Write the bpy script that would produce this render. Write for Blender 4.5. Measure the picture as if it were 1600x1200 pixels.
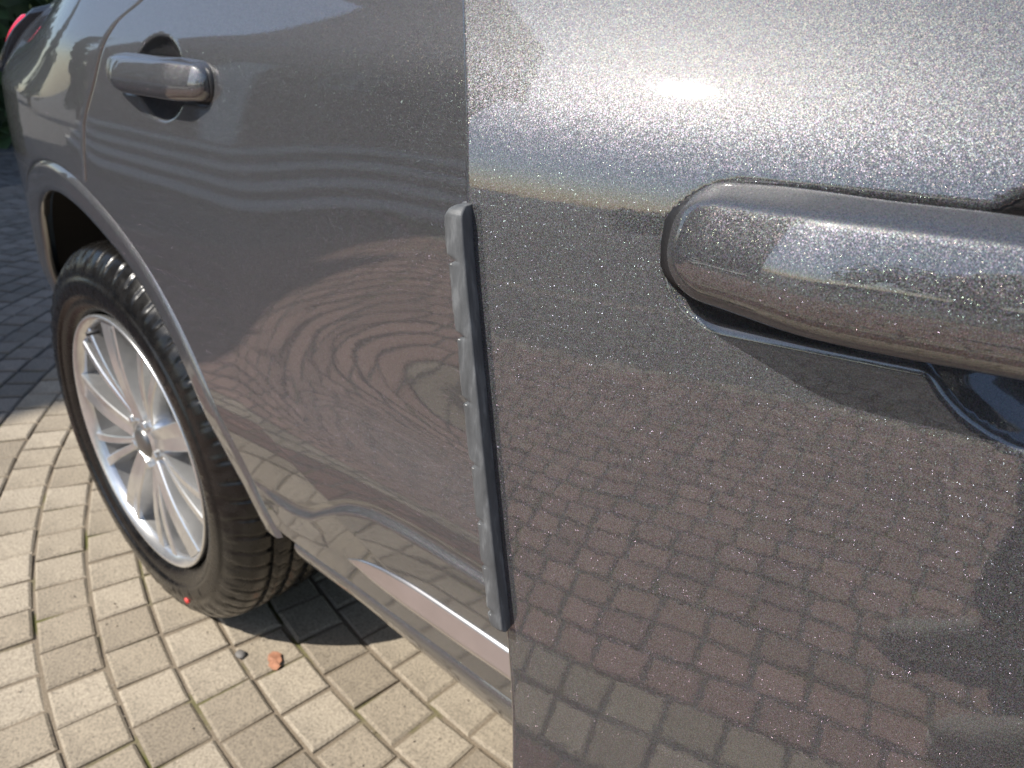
import bpy, bmesh, math, random
from math import sin, cos, pi, radians, sqrt, tan, atan2, hypot
from mathutils import Vector, Matrix

random.seed(11)
for o in list(bpy.data.objects):
    bpy.data.objects.remove(o)
SC = bpy.context.scene
COL = SC.collection

# ------------------------------------------------------------------ camera
CAM_P = Vector((1.309, -0.418, 1.076))
YAW, PITCH, ROLL = 0.846, 0.443, 0.022
fw = Vector((-cos(YAW) * cos(PITCH), sin(YAW) * cos(PITCH), -sin(PITCH)))
rt = fw.cross(Vector((0, 0, 1))).normalized()
up = rt.cross(fw)
cR = cos(ROLL) * rt + sin(ROLL) * up
cU = -sin(ROLL) * rt + cos(ROLL) * up
cam_d = bpy.data.cameras.new('camera')
cam = bpy.data.objects.new('camera', cam_d)
COL.objects.link(cam)
cam.matrix_world = Matrix(((cR.x, cU.x, -fw.x, CAM_P.x), (cR.y, cU.y, -fw.y, CAM_P.y), (cR.z, cU.z, -fw.z, CAM_P.z), (0, 0, 0, 1)))
cam_d.sensor_width = 36
cam_d.lens = 27
cam_d.clip_start = 0.02
cam_d.clip_end = 500
cam_d.dof.use_dof = True
cam_d.dof.focus_distance = 0.33
cam_d.dof.aperture_fstop = 20
SC.camera = cam

# ------------------------------------------------------------------ sky, sun, exposure
SUN_EL, SUN_AZ = radians(51), radians(16)      # azimuth measured from -Y towards -X
sun_dir = Vector((-sin(SUN_AZ) * cos(SUN_EL), -cos(SUN_AZ) * cos(SUN_EL), sin(SUN_EL)))
W = bpy.data.worlds.new('World')
SC.world = W
W.use_nodes = True
nt = W.node_tree
nt.nodes.clear()
sky = nt.nodes.new('ShaderNodeTexSky')
sky.sky_type = 'NISHITA'
sky.sun_disc = False
sky.sun_elevation = SUN_EL
sky.sun_rotation = atan2(sun_dir.x, sun_dir.y)
bg = nt.nodes.new('ShaderNodeBackground')
bg.inputs[1].default_value = 0.10
wo = nt.nodes.new('ShaderNodeOutputWorld')
nt.links.new(sky.outputs[0], bg.inputs[0])
nt.links.new(bg.outputs[0], wo.inputs[0])
sl = bpy.data.lights.new('sun', 'SUN')
sl.energy = 4.2
sl.angle = radians(0.5)
sl.color = (1, 0.955, 0.88)
so = bpy.data.objects.new('sun', sl)
COL.objects.link(so)
so.rotation_euler = sun_dir.to_track_quat('Z', 'Y').to_euler()
so.location = (0, -6, 9)
SC.view_settings.view_transform = 'Standard'
SC.view_settings.look = 'None'
SC.view_settings.exposure = 0.62
SC.view_settings.gamma = 1
SC.view_settings.use_curve_mapping = False

# ------------------------------------------------------------------ node helpers
class NT:
    def __init__(s, name):
        s.m = bpy.data.materials.new(name)
        s.m.use_nodes = True
        s.t = s.m.node_tree
        s.t.nodes.clear()
        s.out = s.t.nodes.new('ShaderNodeOutputMaterial')
    def n(s, typ, **kw):
        nd = s.t.nodes.new(typ)
        for k, v in kw.items():
            setattr(nd, k, v)
        return nd
    def put(s, sock, v):
        if hasattr(v, 'is_linked') or isinstance(v, bpy.types.NodeSocket):
            s.t.links.new(v, sock)
        else:
            sock.default_value = v
    def math(s, op, a, b=0.0, c=0.0, clamp=False):
        nd = s.n('ShaderNodeMath', operation=op, use_clamp=clamp)
        s.put(nd.inputs[0], a); s.put(nd.inputs[1], b); s.put(nd.inputs[2], c)
        return nd.outputs[0]
    def vmath(s, op, a, b=(0, 0, 0), scale=None):
        nd = s.n('ShaderNodeVectorMath', operation=op)
        s.put(nd.inputs[0], a); s.put(nd.inputs[1], b)
        if scale is not None: s.put(nd.inputs['Scale'], scale)
        return nd.outputs[0]
    def coord(s, kind='Object'):
        return s.n('ShaderNodeTexCoord').outputs[kind]
    def noise(s, vec, scale, detail=2, rough=0.5, out='Fac'):
        nd = s.n('ShaderNodeTexNoise')
        s.put(nd.inputs['Vector'], vec); nd.inputs['Scale'].default_value = scale
        nd.inputs['Detail'].default_value = detail; nd.inputs['Roughness'].default_value = rough
        return nd.outputs[out]
    def ramp(s, fac, stops, interp='LINEAR'):
        nd = s.n('ShaderNodeValToRGB')
        nd.color_ramp.interpolation = interp
        els = nd.color_ramp.elements
        while len(els) < len(stops): els.new(0.5)
        for e, (p, c) in zip(els, stops):
            e.position = p
            e.color = c if len(c) == 4 else (*c, 1)
        s.put(nd.inputs[0], fac)
        return nd.outputs[0]
    def mix(s, fac, a, b, mode='MIX'):
        nd = s.n('ShaderNodeMix', data_type='RGBA', blend_type=mode)
        s.put(nd.inputs[0], fac)
        s.put(nd.inputs[6], a if not isinstance(a, tuple) or len(a) == 4 else (*a, 1))
        s.put(nd.inputs[7], b if not isinstance(b, tuple) or len(b) == 4 else (*b, 1))
        return nd.outputs[2]
    def bump(s, h, strength=0.3, dist=0.002, normal=None):
        nd = s.n('ShaderNodeBump')
        s.put(nd.inputs['Height'], h)
        nd.inputs['Strength'].default_value = strength
        nd.inputs['Distance'].default_value = dist
        if normal is not None: s.put(nd.inputs['Normal'], normal)
        return nd.outputs[0]
    def pbr(s, color, rough=0.5, metal=0.0, **kw):
        nd = s.n('ShaderNodeBsdfPrincipled')
        s.put(nd.inputs['Base Color'], color if not isinstance(color, tuple) or len(color) == 4 else (*color, 1))
        s.put(nd.inputs['Roughness'], rough)
        s.put(nd.inputs['Metallic'], metal)
        for k, v in kw.items():
            s.put(nd.inputs[k.replace('_', ' ')], v)
        return nd.outputs[0]
    def done(s, shader):
        s.t.links.new(shader, s.out.inputs[0])
        return s.m

def simple(name, color, rough=0.5, metal=0.0, var=0.12, nscale=30, bump=0.0, bscale=300, **kw):
    k = NT(name)
    co = k.coord()
    nz = k.noise(co, nscale, 3)
    d = tuple(c * (1 - var) for c in color); l = tuple(min(1, c * (1 + var)) for c in color)
    c = k.ramp(nz, [(0.3, d), (0.7, l)])
    if bump:
        kw['Normal'] = k.bump(k.noise(co, bscale, 2), bump, 0.001)
    return k.done(k.pbr(c, rough, metal, **kw))

# ------------------------------------------------------------------ paint
def make_paint(name, flake_scale, base=(0.104, 0.103, 0.108)):
    k = NT(name)
    co = k.coord()
    geo = k.n('ShaderNodeNewGeometry')
    v = k.n('ShaderNodeTexVoronoi', feature='F1', voronoi_dimensions='3D')
    k.put(v.inputs['Vector'], co); v.inputs['Scale'].default_value = flake_scale
    rnd = k.vmath('SUBTRACT', v.outputs['Color'], (0.5, 0.5, 0.5))
    sp = k.n('ShaderNodeSeparateColor'); k.put(sp.inputs[0], v.outputs['Color'])
    peel = k.bump(k.noise(co, 190, 2), 0.03, 0.0006)      # orange peel of the clear coat
    # fine, mostly aligned flakes
    n1 = k.vmath('NORMALIZE', k.vmath('ADD', geo.outputs['Normal'], k.vmath('SCALE', rnd, scale=0.30)))
    # sparse strongly tilted flakes that sparkle
    v2 = k.n('ShaderNodeTexVoronoi', feature='F1', voronoi_dimensions='3D')
    k.put(v2.inputs['Vector'], k.vmath('ADD', co, (3.1, 1.7, 5.3))); v2.inputs['Scale'].default_value = flake_scale * 1.35
    rnd2 = k.vmath('SUBTRACT', v2.outputs['Color'], (0.5, 0.5, 0.5))
    sp2 = k.n('ShaderNodeSeparateColor'); k.put(sp2.inputs[0], v2.outputs['Color'])
    n2 = k.vmath('NORMALIZE', k.vmath('ADD', geo.outputs['Normal'], k.vmath('SCALE', rnd2, scale=1.35)))
    hs = k.n('ShaderNodeCombineColor', mode='HSV')
    k.put(hs.inputs[0], sp.outputs[1]); hs.inputs[1].default_value = 0.22
    k.put(hs.inputs[2], k.math('MULTIPLY_ADD', sp.outputs[2], 1.2, 0.42))
    tint = k.mix(1.0, (*base, 1), hs.outputs[0], 'MULTIPLY')
    main = k.pbr(tint, 0.42, 0.53, Normal=n1, Coat_Weight=1.0, Coat_Roughness=0.028, Coat_Normal=peel, Coat_IOR=2.05, Specular_IOR_Level=0.2)
    hs2 = k.n('ShaderNodeCombineColor', mode='HSV')
    k.put(hs2.inputs[0], sp2.outputs[1]); hs2.inputs[1].default_value = 0.28; hs2.inputs[2].default_value = 1.0
    flk = k.mix(1.0, (0.34, 0.34, 0.34, 1), hs2.outputs[0], 'MULTIPLY')
    spark = k.pbr(flk, 0.30, 0.9, Normal=n2, Coat_Weight=1.0, Coat_Roughness=0.028, Coat_Normal=peel, Coat_IOR=2.05)
    dist = k.math('LESS_THAN', v2.outputs['Distance'], 0.30)
    pick = k.math('MULTIPLY', k.math('GREATER_THAN', sp2.outputs[2], 0.86), dist)
    ms = k.n('ShaderNodeMixShader')
    k.put(ms.inputs[0], pick); k.put(ms.inputs[1], main); k.put(ms.inputs[2], spark)
    return k.done(ms.outputs[0])

M = {}
M['paint'] = make_paint('metallic_grey_paint', 3600)
M['rubber'] = None
M['gap'] = simple('gap_black', (0.010, 0.010, 0.011), 0.6)
M['liner'] = simple('wheel_liner_felt', (0.012, 0.011, 0.010), 0.95, bump=0.4, bscale=200)
M['black_plastic'] = simple('black_plastic', (0.018, 0.018, 0.020), 0.45, bump=0.15, bscale=900)
M['gloss_black'] = simple('gloss_black', (0.008, 0.008, 0.010), 0.08)
M['satin_silver'] = simple('satin_silver', (0.84, 0.83, 0.83), 0.30, 1.0, var=0.04)
M['glass'] = simple('tinted_glass', (0.012, 0.015, 0.016), 0.02, Coat_Weight=0.3)
M['cap'] = simple('cap_grey', (0.24, 0.235, 0.23), 0.3, 0.8)
M['disc'] = simple('brake_steel', (0.30, 0.29, 0.28), 0.42, 1.0)
M['inner'] = simple('dark_interior', (0.02, 0.02, 0.022), 0.7)

def lens_mat():
    k = NT('red_lens')
    co = k.coord()
    w = k.n('ShaderNodeTexWave'); k.put(w.inputs['Vector'], co); w.inputs['Scale'].default_value = 40
    c = k.ramp(w.outputs['Fac'], [(0.2, (0.75, 0.012, 0.05)), (0.8, (0.95, 0.05, 0.12))])
    return k.done(k.pbr(c, 0.08, 0.0, Coat_Weight=0.6, Coat_Roughness=0.02))
M['red_lens'] = lens_mat()

def alloy_mat():
    k = NT('machined_alloy')
    co = k.coord()
    nz = k.noise(co, 55, 2)
    c = k.ramp(nz, [(0.3, (0.68, 0.68, 0.68)), (0.7, (0.78, 0.78, 0.77))])
    return k.done(k.pbr(c, 0.27, 0.85, Coat_Weight=0.5, Coat_Roughness=0.05))
M['alloy'] = alloy_mat()

def rubber_guard():
    k = NT('worn_grey_rubber')
    co = k.coord()
    mp = k.n('ShaderNodeMapping'); mp.inputs['Scale'].default_value = (1, 1, 0.25); k.put(mp.inputs[0], co)
    n1 = k.noise(mp.outputs[0], 220, 4, 0.6)
    n2 = k.noise(co, 2600, 2, 0.6)
    c = k.ramp(n1, [(0.28, (0.050, 0.053, 0.056)), (0.52, (0.088, 0.092, 0.097)), (0.74, (0.20, 0.207, 0.214))])
    c = k.mix(k.math('MULTIPLY', n2, 0.25), c, (0.20, 0.21, 0.215))
    return k.done(k.pbr(c, k.math('MULTIPLY_ADD', n1, 0.3, 0.36), Normal=k.bump(n2, 0.22, 0.0006)))
M['rubber'] = rubber_guard()

def tyre_mat():
    k = NT('dressed_tyre_rubber')
    co = k.coord()
    n = k.noise(co, 60, 3)
    n2 = k.noise(co, 700, 2)
    c = k.ramp(n, [(0.3, (0.004, 0.0038, 0.0037)), (0.75, (0.010, 0.0090, 0.0082))])
    return k.done(k.pbr(c, k.math('MULTIPLY_ADD', n, 0.24, 0.14), Normal=k.bump(n2, 0.10, 0.001)))
M['tyre'] = tyre_mat()

def sett_mat(name, lo, mid, hi, speck):
    k = NT(name)
    geo = k.n('ShaderNodeNewGeometry')
    oi = k.n('ShaderNodeObjectInfo')
    co = k.coord()
    co = k.vmath('ADD', co, k.vmath('SCALE', oi.outputs['Location'], scale=1.0))
    r = k.math('FRACT', k.math('ADD', geo.outputs['Random Per Island'], oi.outputs['Random']))
    fine = k.noise(co, 640, 3, 0.7)
    spk = k.noise(co, 240, 3, 0.8)
    big = k.noise(k.coord(), 9, 3)
    c = k.ramp(r, [(0.0, lo), (0.45, mid), (1.0, hi)])
    c = k.mix(k.math('MULTIPLY', k.math('SUBTRACT', big, 0.35, clamp=True), 0.7), c, tuple(x * 0.72 for x in mid))
    stain = k.noise(k.coord(), 2.3, 4, 0.65)
    c = k.mix(k.ramp(stain, [(0.52, (0, 0, 0)), (0.72, (0.55, 0.55, 0.55))]), c, tuple(x * 0.60 for x in lo))
    f = k.ramp(spk, [(0.34, (0.52, 0.50, 0.47)), (0.46, (0.96, 0.96, 0.96)), (0.62, (1.30, 1.29, 1.26))])
    c = k.mix(1.0, c, f, 'MULTIPLY')
    f2 = k.ramp(fine, [(0.3, (0.66, 0.66, 0.66)), (0.7, (1.22, 1.22, 1.2))])
    c = k.mix(speck, c, k.mix(1.0, c, f2, 'MULTIPLY'))
    h = k.math('ADD', k.math('MULTIPLY', fine, 0.5), spk)
    return k.done(k.pbr(c, 0.82, Normal=k.bump(h, 0.55, 0.0025)))
M['tan_sett'] = sett_mat('tan_sett_stone', (0.255, 0.212, 0.160), (0.33, 0.278, 0.212), (0.40, 0.342, 0.268), 0.9)
M['red_sett'] = sett_mat('red_sett_stone', (0.24, 0.155, 0.128), (0.30, 0.192, 0.158), (0.36, 0.232, 0.192), 0.8)
M['dark_sett'] = sett_mat('dark_red_sett_stone', (0.11, 0.062, 0.055), (0.15, 0.080, 0.068), (0.18, 0.095, 0.08), 0.8)
M['grey_sett'] = sett_mat('dark_grey_sett_stone', (0.09, 0.085, 0.08), (0.12, 0.115, 0.108), (0.16, 0.15, 0.14), 0.8)

M['shade_sett'] = sett_mat('shaded_tan_sett_stone', (0.17, 0.15, 0.125), (0.22, 0.19, 0.16), (0.27, 0.235, 0.20), 0.8)  # darker, greyer copy of the tan sett with the house shade painted in

def joint_mat():
    k = NT('sandy_mossy_joint')
    co = k.coord('Object')
    n = k.noise(co, 7, 4)
    f = k.noise(co, 260, 3, 0.7)
    c = k.ramp(f, [(0.3, (0.15, 0.118, 0.082)), (0.7, (0.27, 0.22, 0.16))])
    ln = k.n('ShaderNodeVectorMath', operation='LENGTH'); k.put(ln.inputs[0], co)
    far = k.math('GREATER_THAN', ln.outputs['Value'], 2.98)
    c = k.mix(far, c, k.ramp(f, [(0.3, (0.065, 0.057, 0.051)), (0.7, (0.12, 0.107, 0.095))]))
    moss = k.ramp(n, [(0.54, (0, 0, 0)), (0.64, (1, 1, 1))])
    c = k.mix(moss, c, (0.12, 0.115, 0.035))
    return k.done(k.pbr(c, 0.95, Normal=k.bump(f, 0.7, 0.004)))
M['joint'] = joint_mat()

def ground_mat():
    k = NT('asphalt_and_earth')
    co = k.coord('Object')
    f = k.noise(co, 60, 4, 0.7)
    b = k.noise(co, 0.6, 3)
    c = k.ramp(f, [(0.3, (0.045, 0.044, 0.043)), (0.7, (0.085, 0.082, 0.078))])
    c = k.mix(k.math('MULTIPLY', b, 0.4), c, (0.10, 0.09, 0.075))
    return k.done(k.pbr(c, 0.9, Normal=k.bump(f, 0.5, 0.01)))
M['ground'] = ground_mat()

def brick_wall_mat():
    k = NT('house_brickwork')
    co = k.coord('Object')
    mp = k.n('ShaderNodeMapping'); mp.inputs['Rotation'].default_value = (pi / 2, 0, 0); k.put(mp.inputs[0], co)
    b = k.n('ShaderNodeTexBrick')
    k.put(b.inputs['Vector'], mp.outputs[0])
    b.inputs['Scale'].default_value = 4.4
    b.inputs['Color1'].default_value = (0.20, 0.115, 0.085, 1); b.inputs['Color2'].default_value = (0.27, 0.16, 0.12, 1)
    b.inputs['Mortar'].default_value = (0.36, 0.33, 0.29, 1)
    n = k.noise(co, 40, 3)
    c = k.mix(0.5, b.outputs[0], k.mix(1.0, b.outputs[0], k.ramp(n, [(0.3, (0.6, 0.6, 0.6)), (0.7, (1.2, 1.2, 1.2))]), 'MULTIPLY'))
    return k.done(k.pbr(c, 0.85))
M['brick'] = brick_wall_mat()
M['stone'] = simple('pale_step_stone', (0.72, 0.69, 0.63), 0.8, var=0.10, nscale=14)
M['slate'] = simple('dark_riser_slate', (0.06, 0.058, 0.06), 0.7, var=0.2, nscale=10)
M['roof'] = simple('slate_roof', (0.11, 0.105, 0.11), 0.75, var=0.3, nscale=6)
M['white_frame'] = simple('white_frame_paint', (0.74, 0.74, 0.72), 0.4, var=0.04)
M['leaf_dark'] = simple('foliage_dark', (0.045, 0.075, 0.025), 0.6, var=0.5, nscale=3)
M['leaf_mid'] = simple('foliage_mid', (0.07, 0.10, 0.032), 0.6, var=0.5, nscale=3)
M['bark'] = simple('bark', (0.11, 0.08, 0.055), 0.9, var=0.3)
M['dry_leaf'] = simple('dry_orange_leaf', (0.36, 0.17, 0.10), 0.7, var=0.3, nscale=120)
M['pebble'] = simple('grey_pebble', (0.16, 0.15, 0.14), 0.8, var=0.3, nscale=90)
M['red_dot'] = simple('red_paint_mark', (0.70, 0.07, 0.06), 0.5)
M['teal'] = simple('teal_sticker', (0.10, 0.42, 0.36), 0.4)

# ------------------------------------------------------------------ mesh helpers
def mesh_obj(name, verts, faces, mat, parent=None, smooth=True, kind=None):
    me = bpy.data.meshes.new(name)
    me.from_pydata([tuple(v) for v in verts], [], faces)
    me.update()
    if smooth:
        me.polygons.foreach_set('use_smooth', [True] * len(me.polygons))
    if mat is not None: me.materials.append(mat)
    o = bpy.data.objects.new(name, me)
    COL.objects.link(o)
    if parent is not None: o.parent = parent
    if kind: o['kind'] = kind
    return o

def bm_obj(name, bm, mat, parent=None, smooth=False, kind=None):
    me = bpy.data.meshes.new(name)
    bm.to_mesh(me); bm.free()
    if smooth: me.polygons.foreach_set('use_smooth', [True] * len(me.polygons))
    if mat is not None: me.materials.append(mat)
    o = bpy.data.objects.new(name, me)
    COL.objects.link(o)
    if parent is not None: o.parent = parent
    if kind: o['kind'] = kind
    return o

def thing(name, label, cat, loc=(0, 0, 0), rotz=0, group=None):
    o = bpy.data.objects.new(name, None)
    COL.objects.link(o)
    o.location = loc; o.rotation_euler = (0, 0, rotz)
    o.empty_display_size = 0.1
    o['label'] = label; o['category'] = cat
    if group: o['group'] = group
    return o

def tag(o, label, cat, group=None):
    o['label'] = label; o['category'] = cat
    if group: o['group'] = group
    return o

def grid_faces(nr, nc, wrap=False, off=0, flip=False):
    fs = []
    for i in range(nr - 1):
        for j in range(nc if wrap else nc - 1):
            a = off + i * nc + j; b = off + i * nc + (j + 1) % nc
            c = off + (i + 1) * nc + (j + 1) % nc; d = off + (i + 1) * nc + j
            fs.append((a, d, c, b) if flip else (a, b, c, d))
    return fs

def add_box(bm, x0, x1, y0, y1, z0, z1):
    r = bmesh.ops.create_cube(bm, size=1)
    for v in r['verts']:
        v.co = Vector(((x0 + x1) / 2 + v.co.x * (x1 - x0), (y0 + y1) / 2 + v.co.y * (y1 - y0), (z0 + z1) / 2 + v.co.z * (z1 - z0)))
    return r['verts']

def box_obj(name, x0, x1, y0, y1, z0, z1, mat, parent=None, bev=0.0):
    bm = bmesh.new()
    add_box(bm, x0, x1, y0, y1, z0, z1)
    if bev: bmesh.ops.bevel(bm, geom=bm.edges[:], offset=bev, segments=2, affect='EDGES')
    return bm_obj(name, bm, mat, parent)

def interp(tab, x):
    """smooth (monotone cubic) interpolation of a sorted table"""
    n = len(tab)
    if x <= tab[0][0]: return tab[0][1]
    if x >= tab[-1][0]: return tab[-1][1]
    for i in range(n - 1):
        if x <= tab[i + 1][0]: break
    def slope(j):
        return (tab[j + 1][1] - tab[j][1]) / (tab[j + 1][0] - tab[j][0])
    def tang(j):
        if j == 0: return slope(0)
        if j == n - 1: return slope(n - 2)
        a, b = slope(j - 1), slope(j)
        return 0 if a * b <= 0 else 2 * a * b / (a + b)
    x0, y0 = tab[i]; x1, y1 = tab[i + 1]; h = x1 - x0; t = (x - x0) / h
    return ((2 * t**3 - 3 * t * t + 1) * y0 + (t**3 - 2 * t * t + t) * h * tang(i) + (-2 * t**3 + 3 * t * t) * y1 + (t**3 - t * t) * h * tang(i + 1))

def sstep(a, b, x):
    t = max(0.0, min(1.0, (x - a) / (b - a)))
    return t * t * (3 - 2 * t)

def section_table(tilts, z0=0.35, z1=1.16, n=406, zref=0.95):
    """integrates the surface tilt (degrees, + = faces up) into an outward offset"""
    zs = [z0 + (z1 - z0) * i / (n - 1) for i in range(n)]
    o = [0.0]
    for i in range(1, n):
        o.append(o[-1] - tan(radians(interp(tilts, 0.5 * (zs[i] + zs[i - 1])))) * (zs[i] - zs[i - 1]))
    kref = int(round((zref - z0) / (z1 - z0) * (n - 1)))
    ref = o[kref]
    o = [v - ref for v in o]
    def f(z):
        t = (z - z0) / (z1 - z0) * (n - 1)
        i = max(0, min(n - 2, int(t)))
        return o[i] + (o[i + 1] - o[i]) * (t - i)
    return f

TILT_REAR = [(0.35, -14), (0.43, -9), (0.50, -4), (0.58, -4), (0.61, -3), (0.64, 4), (0.67, 12), (0.69, 12), (0.72, 4), (0.75, -2), (0.79, -4.8), (0.84, -3.6), (0.885, -2.0), (0.905, -0.5), (0.93, 1.2), (0.97, 3.4), (1.0, 5), (1.02, 7), (1.04, 17), (1.06, 27), (1.10, 31), (1.16, 28)]
TILT_RSOFT = [(0.35, -14), (0.43, -9), (0.50, -4), (0.58, -2), (0.63, 1.5), (0.68, 2), (0.72, 1.5), (0.80, 0.5), (0.85, 2.0), (0.885, 3.8), (0.93, 5.5), (0.97, 6.2), (1.0, 6.6), (1.02, 8), (1.04, 17), (1.06, 27), (1.10, 31), (1.16, 28)]
TILT_FRONT = [(0.35, -14), (0.43, -9), (0.50, -4), (0.58, 4), (0.62, 9), (0.65, 6), (0.69, 0.5), (0.75, -0.4), (0.80, -0.2), (0.85, 0.4), (0.90, 1.2), (0.96, 2.6), (1.0, 4.2), (1.02, 8), (1.035, 18), (1.05, 27.5), (1.065, 32), (1.09, 35), (1.16, 31)]
OUT_R, OUT_S, OUT_F = section_table(TILT_REAR), section_table(TILT_RSOFT), section_table(TILT_FRONT)

CREASE = [(0.531, 0.520), (0.573, 0.521), (0.615, 0.531), (0.662, 0.560), (0.71, 0.588), (0.757, 0.601), (0.813, 0.605), (0.896, 0.606), (1.10, 0.604)]
def plan(X):
    y = 0.09 * ((0.2 - X) / 0.64) ** 2 if X < 0.2 else 0.0
    if X < -0.5: y += 1.6 * (-0.5 - X) ** 2
    return y

def out_side(X, z):
    k = sstep(0.50, 0.84, X)
    k = max(k, 1 - sstep(0.50, 0.65, z))
    o = OUT_S(z) * (1 - k) + OUT_R(z) * k
    if X > 0.45:                       # stepped feature line above the lower door
        zc = interp(CREASE, X)
        d = zc - z
        a = sstep(0.47, 0.56, X)
        o += a * 0.0045 * sstep(0.0, 0.007, d) * (1 - sstep(0.03, 0.12, d) * 0.7) + 0.0 * a
        o -= a * 0.0016 * math.exp(-((d + 0.003) / 0.003) ** 2)
    return o

def tumble(X, z):
    t = max(0.0, z - 0.945)
    return 0.72 * (sqrt(t * t + 0.0009) - 0.03) * sstep(0.16, -0.38, X)

def side(X, z, extra=0.0):
    """a point of the closed body side"""
    return Vector((X, plan(X) + tumble(X, z) - out_side(X, z) - extra, z))

# ================================================================== GROUND AND PAVING
g = mesh_obj('ground', [(-160, -160, -0.030), (160, -160, -0.030), (160, 160, -0.030), (-160, 160, -0.030)], [(0, 1, 2, 3)], M['ground'], smooth=False, kind='structure')
RC = Vector((0.645, 2.496))
R_RED = 5.28
bm = bmesh.new()
bmesh.ops.create_circle(bm, cap_ends=True, radius=7.9, segments=96)
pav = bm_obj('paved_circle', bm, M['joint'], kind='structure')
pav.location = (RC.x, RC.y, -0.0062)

def ring_kind(k):
    r = 2.28 + 0.1 * k          # inner radius of the course
    if r < 2.97: return 'tan_sett'
    if r < 3.27: return 'dark_sett'
    if r < 3.47: return 'tan_sett'
    if r < R_RED: return 'red_sett'
    return 'tan_sett' if k % 14 in (3,) else 'grey_sett'

def cam_px(P):
    d = Vector(P) - CAM_P
    z = d.dot(fw)
    if z < 0.05: return None
    return (800 + 1200 * d.dot(cR) / z, 600 - 1200 * d.dot(cU) / z)

rng = random.Random(5)
def sett_geo(r0, r1, a0, a1, j):
    """one sett: a chamfered, slightly uneven wedge, world coordinates"""
    g = 0.0036 if r0 < 2.97 else 0.0054
    def P(r, a, z): return (RC.x + r * cos(a), RC.y + r * sin(a), z)
    rm = 0.5 * (r0 + r1)
    ga = g / rm
    jj = lambda s: j.uniform(-s, s)
    dz = jj(0.0018)
    tiltx, tilty = jj(0.0016), jj(0.0016)
    cr = [(r0 + g + jj(.0009), a0 + ga + jj(.0009) / rm), (r1 - g + jj(.0009), a0 + ga + jj(.0009) / rm), (r1 - g + jj(.0009), a1 - ga + jj(.0009) / rm), (r0 + g + jj(.0009), a1 - ga + jj(.0009) / rm)]
    sg = [(-1, -1), (1, -1), (1, 1), (-1, 1)]
    v = []
    c = 0.0045
    for lev in range(3):
        for (r, a), (sr, sa) in zip(cr, sg):
            zz = dz + sr * tiltx + sa * tilty
            if lev == 0: v.append(P(r - sr * c, a - sa * c / rm, zz))
            elif lev == 1: v.append(P(r, a, zz - 0.0035))
            else: v.append(P(r, a, -0.022))
    f = [(0, 1, 2, 3)]
    for l in (0, 4):
        for q in range(4):
            f.append((l + q, l + 4 + q, l + 4 + (q + 1) % 4, l + (q + 1) % 4))
    return v, f

def in_view_floor(u, w):
    """photo pixel lies where paving is seen directly"""
    if u < -10 or u > 805 or w > 1215 or w < 340: return False
    if w < 700: return u < 110
    edge_left = 60 + (w - 500) * 0.55            # left flank of the tyre
    if w < 960: return u < edge_left + 60
    return u < 480 + (w - 890) * 1.32

setts = []
mass = {}
NR = 56
for k in range(-8, NR):
    r0 = 2.28 + 0.1 * k; r1 = r0 + 0.1
    if r0 < 1.4: continue
    n = int(round(2 * pi * (r0 + 0.05) / 0.1005))
    ph = rng.random()
    for i in range(n):
        a0 = 2 * pi * (i + ph) / n; a1 = 2 * pi * (i + 1 + ph) / n
        am = 0.5 * (a0 + a1)
        cx, cy = RC.x + (r0 + 0.05) * cos(am), RC.y + (r0 + 0.05) * sin(am)
        if cy > 1.9 or cx > 5.5 or cx < -6.5: continue
        kind = ring_kind(k)
        if cx < -0.98 and cy > -0.40 and r0 > 2.95 and kind != 'grey_sett': kind = 'shade_sett'      # blocks lying in the house shadow, with shade put into their colour
        px = cam_px((cx, cy, 0))
        d = (Vector((cx, cy, 0)) - CAM_P).length
        setts.append((d, kind, r0, r1, a0, a1, px is not None and in_view_floor(*px), cx, cy))
setts.sort(key=lambda s: s[0])
n_ind = 0
for d, kind, r0, r1, a0, a1, vis, cx, cy in setts:
    v, f = sett_geo(r0, r1, a0, a1, rng)
    if vis and n_ind < 298:
        n_ind += 1
        o = mesh_obj('sett', [(p[0] - cx, p[1] - cy, p[2] + 0.0062) for p in v], f, M[kind], pav, smooth=False)
        o.location = (cx - RC.x, cy - RC.y, 0)
    else:
        vs, fs = mass.setdefault(kind, ([], []))
        b = len(vs)
        vs.extend((p[0] - RC.x, p[1] - RC.y, p[2] + 0.0062) for p in v)
        fs.extend(tuple(q + b for q in ff) for ff in f)
for kind, (vs, fs) in mass.items():
    mesh_obj('setts', vs, fs, M[kind], pav, smooth=False, kind='stuff')

# ================================================================== CAR
car = thing('parked_car', 'dark grey metallic car with its front door standing ajar on the paving', 'car')
R_ARCH, R_IN, ZW = 0.503, 0.452, 0.365
SHUT = [(0.858, 0.140), (0.933, 0.160), (0.99, 0.205), (1.06, 0.264), (1.087, 0.315), (1.115, 0.352), (1.15, 0.395)]
def arch_pt(a, R=R_ARCH):
    """a = angle at the wheel centre, 0 = forward"""
    return (R * cos(a), ZW + R * sin(a))
UEDGE = [(0.35, 0.902), (0.60, 0.902), (0.70, 0.9035), (0.733, 0.9043), (0.767, 0.906), (0.80, 0.909), (0.85, 0.915), (0.9, 0.9212), (0.95, 0.9277), (1.0, 0.9343), (1.02, 0.9361), (1.04, 0.9394), (1.06, 0.9465), (1.082, 0.9563), (1.11, 0.9696), (1.16, 0.9911)]

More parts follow.
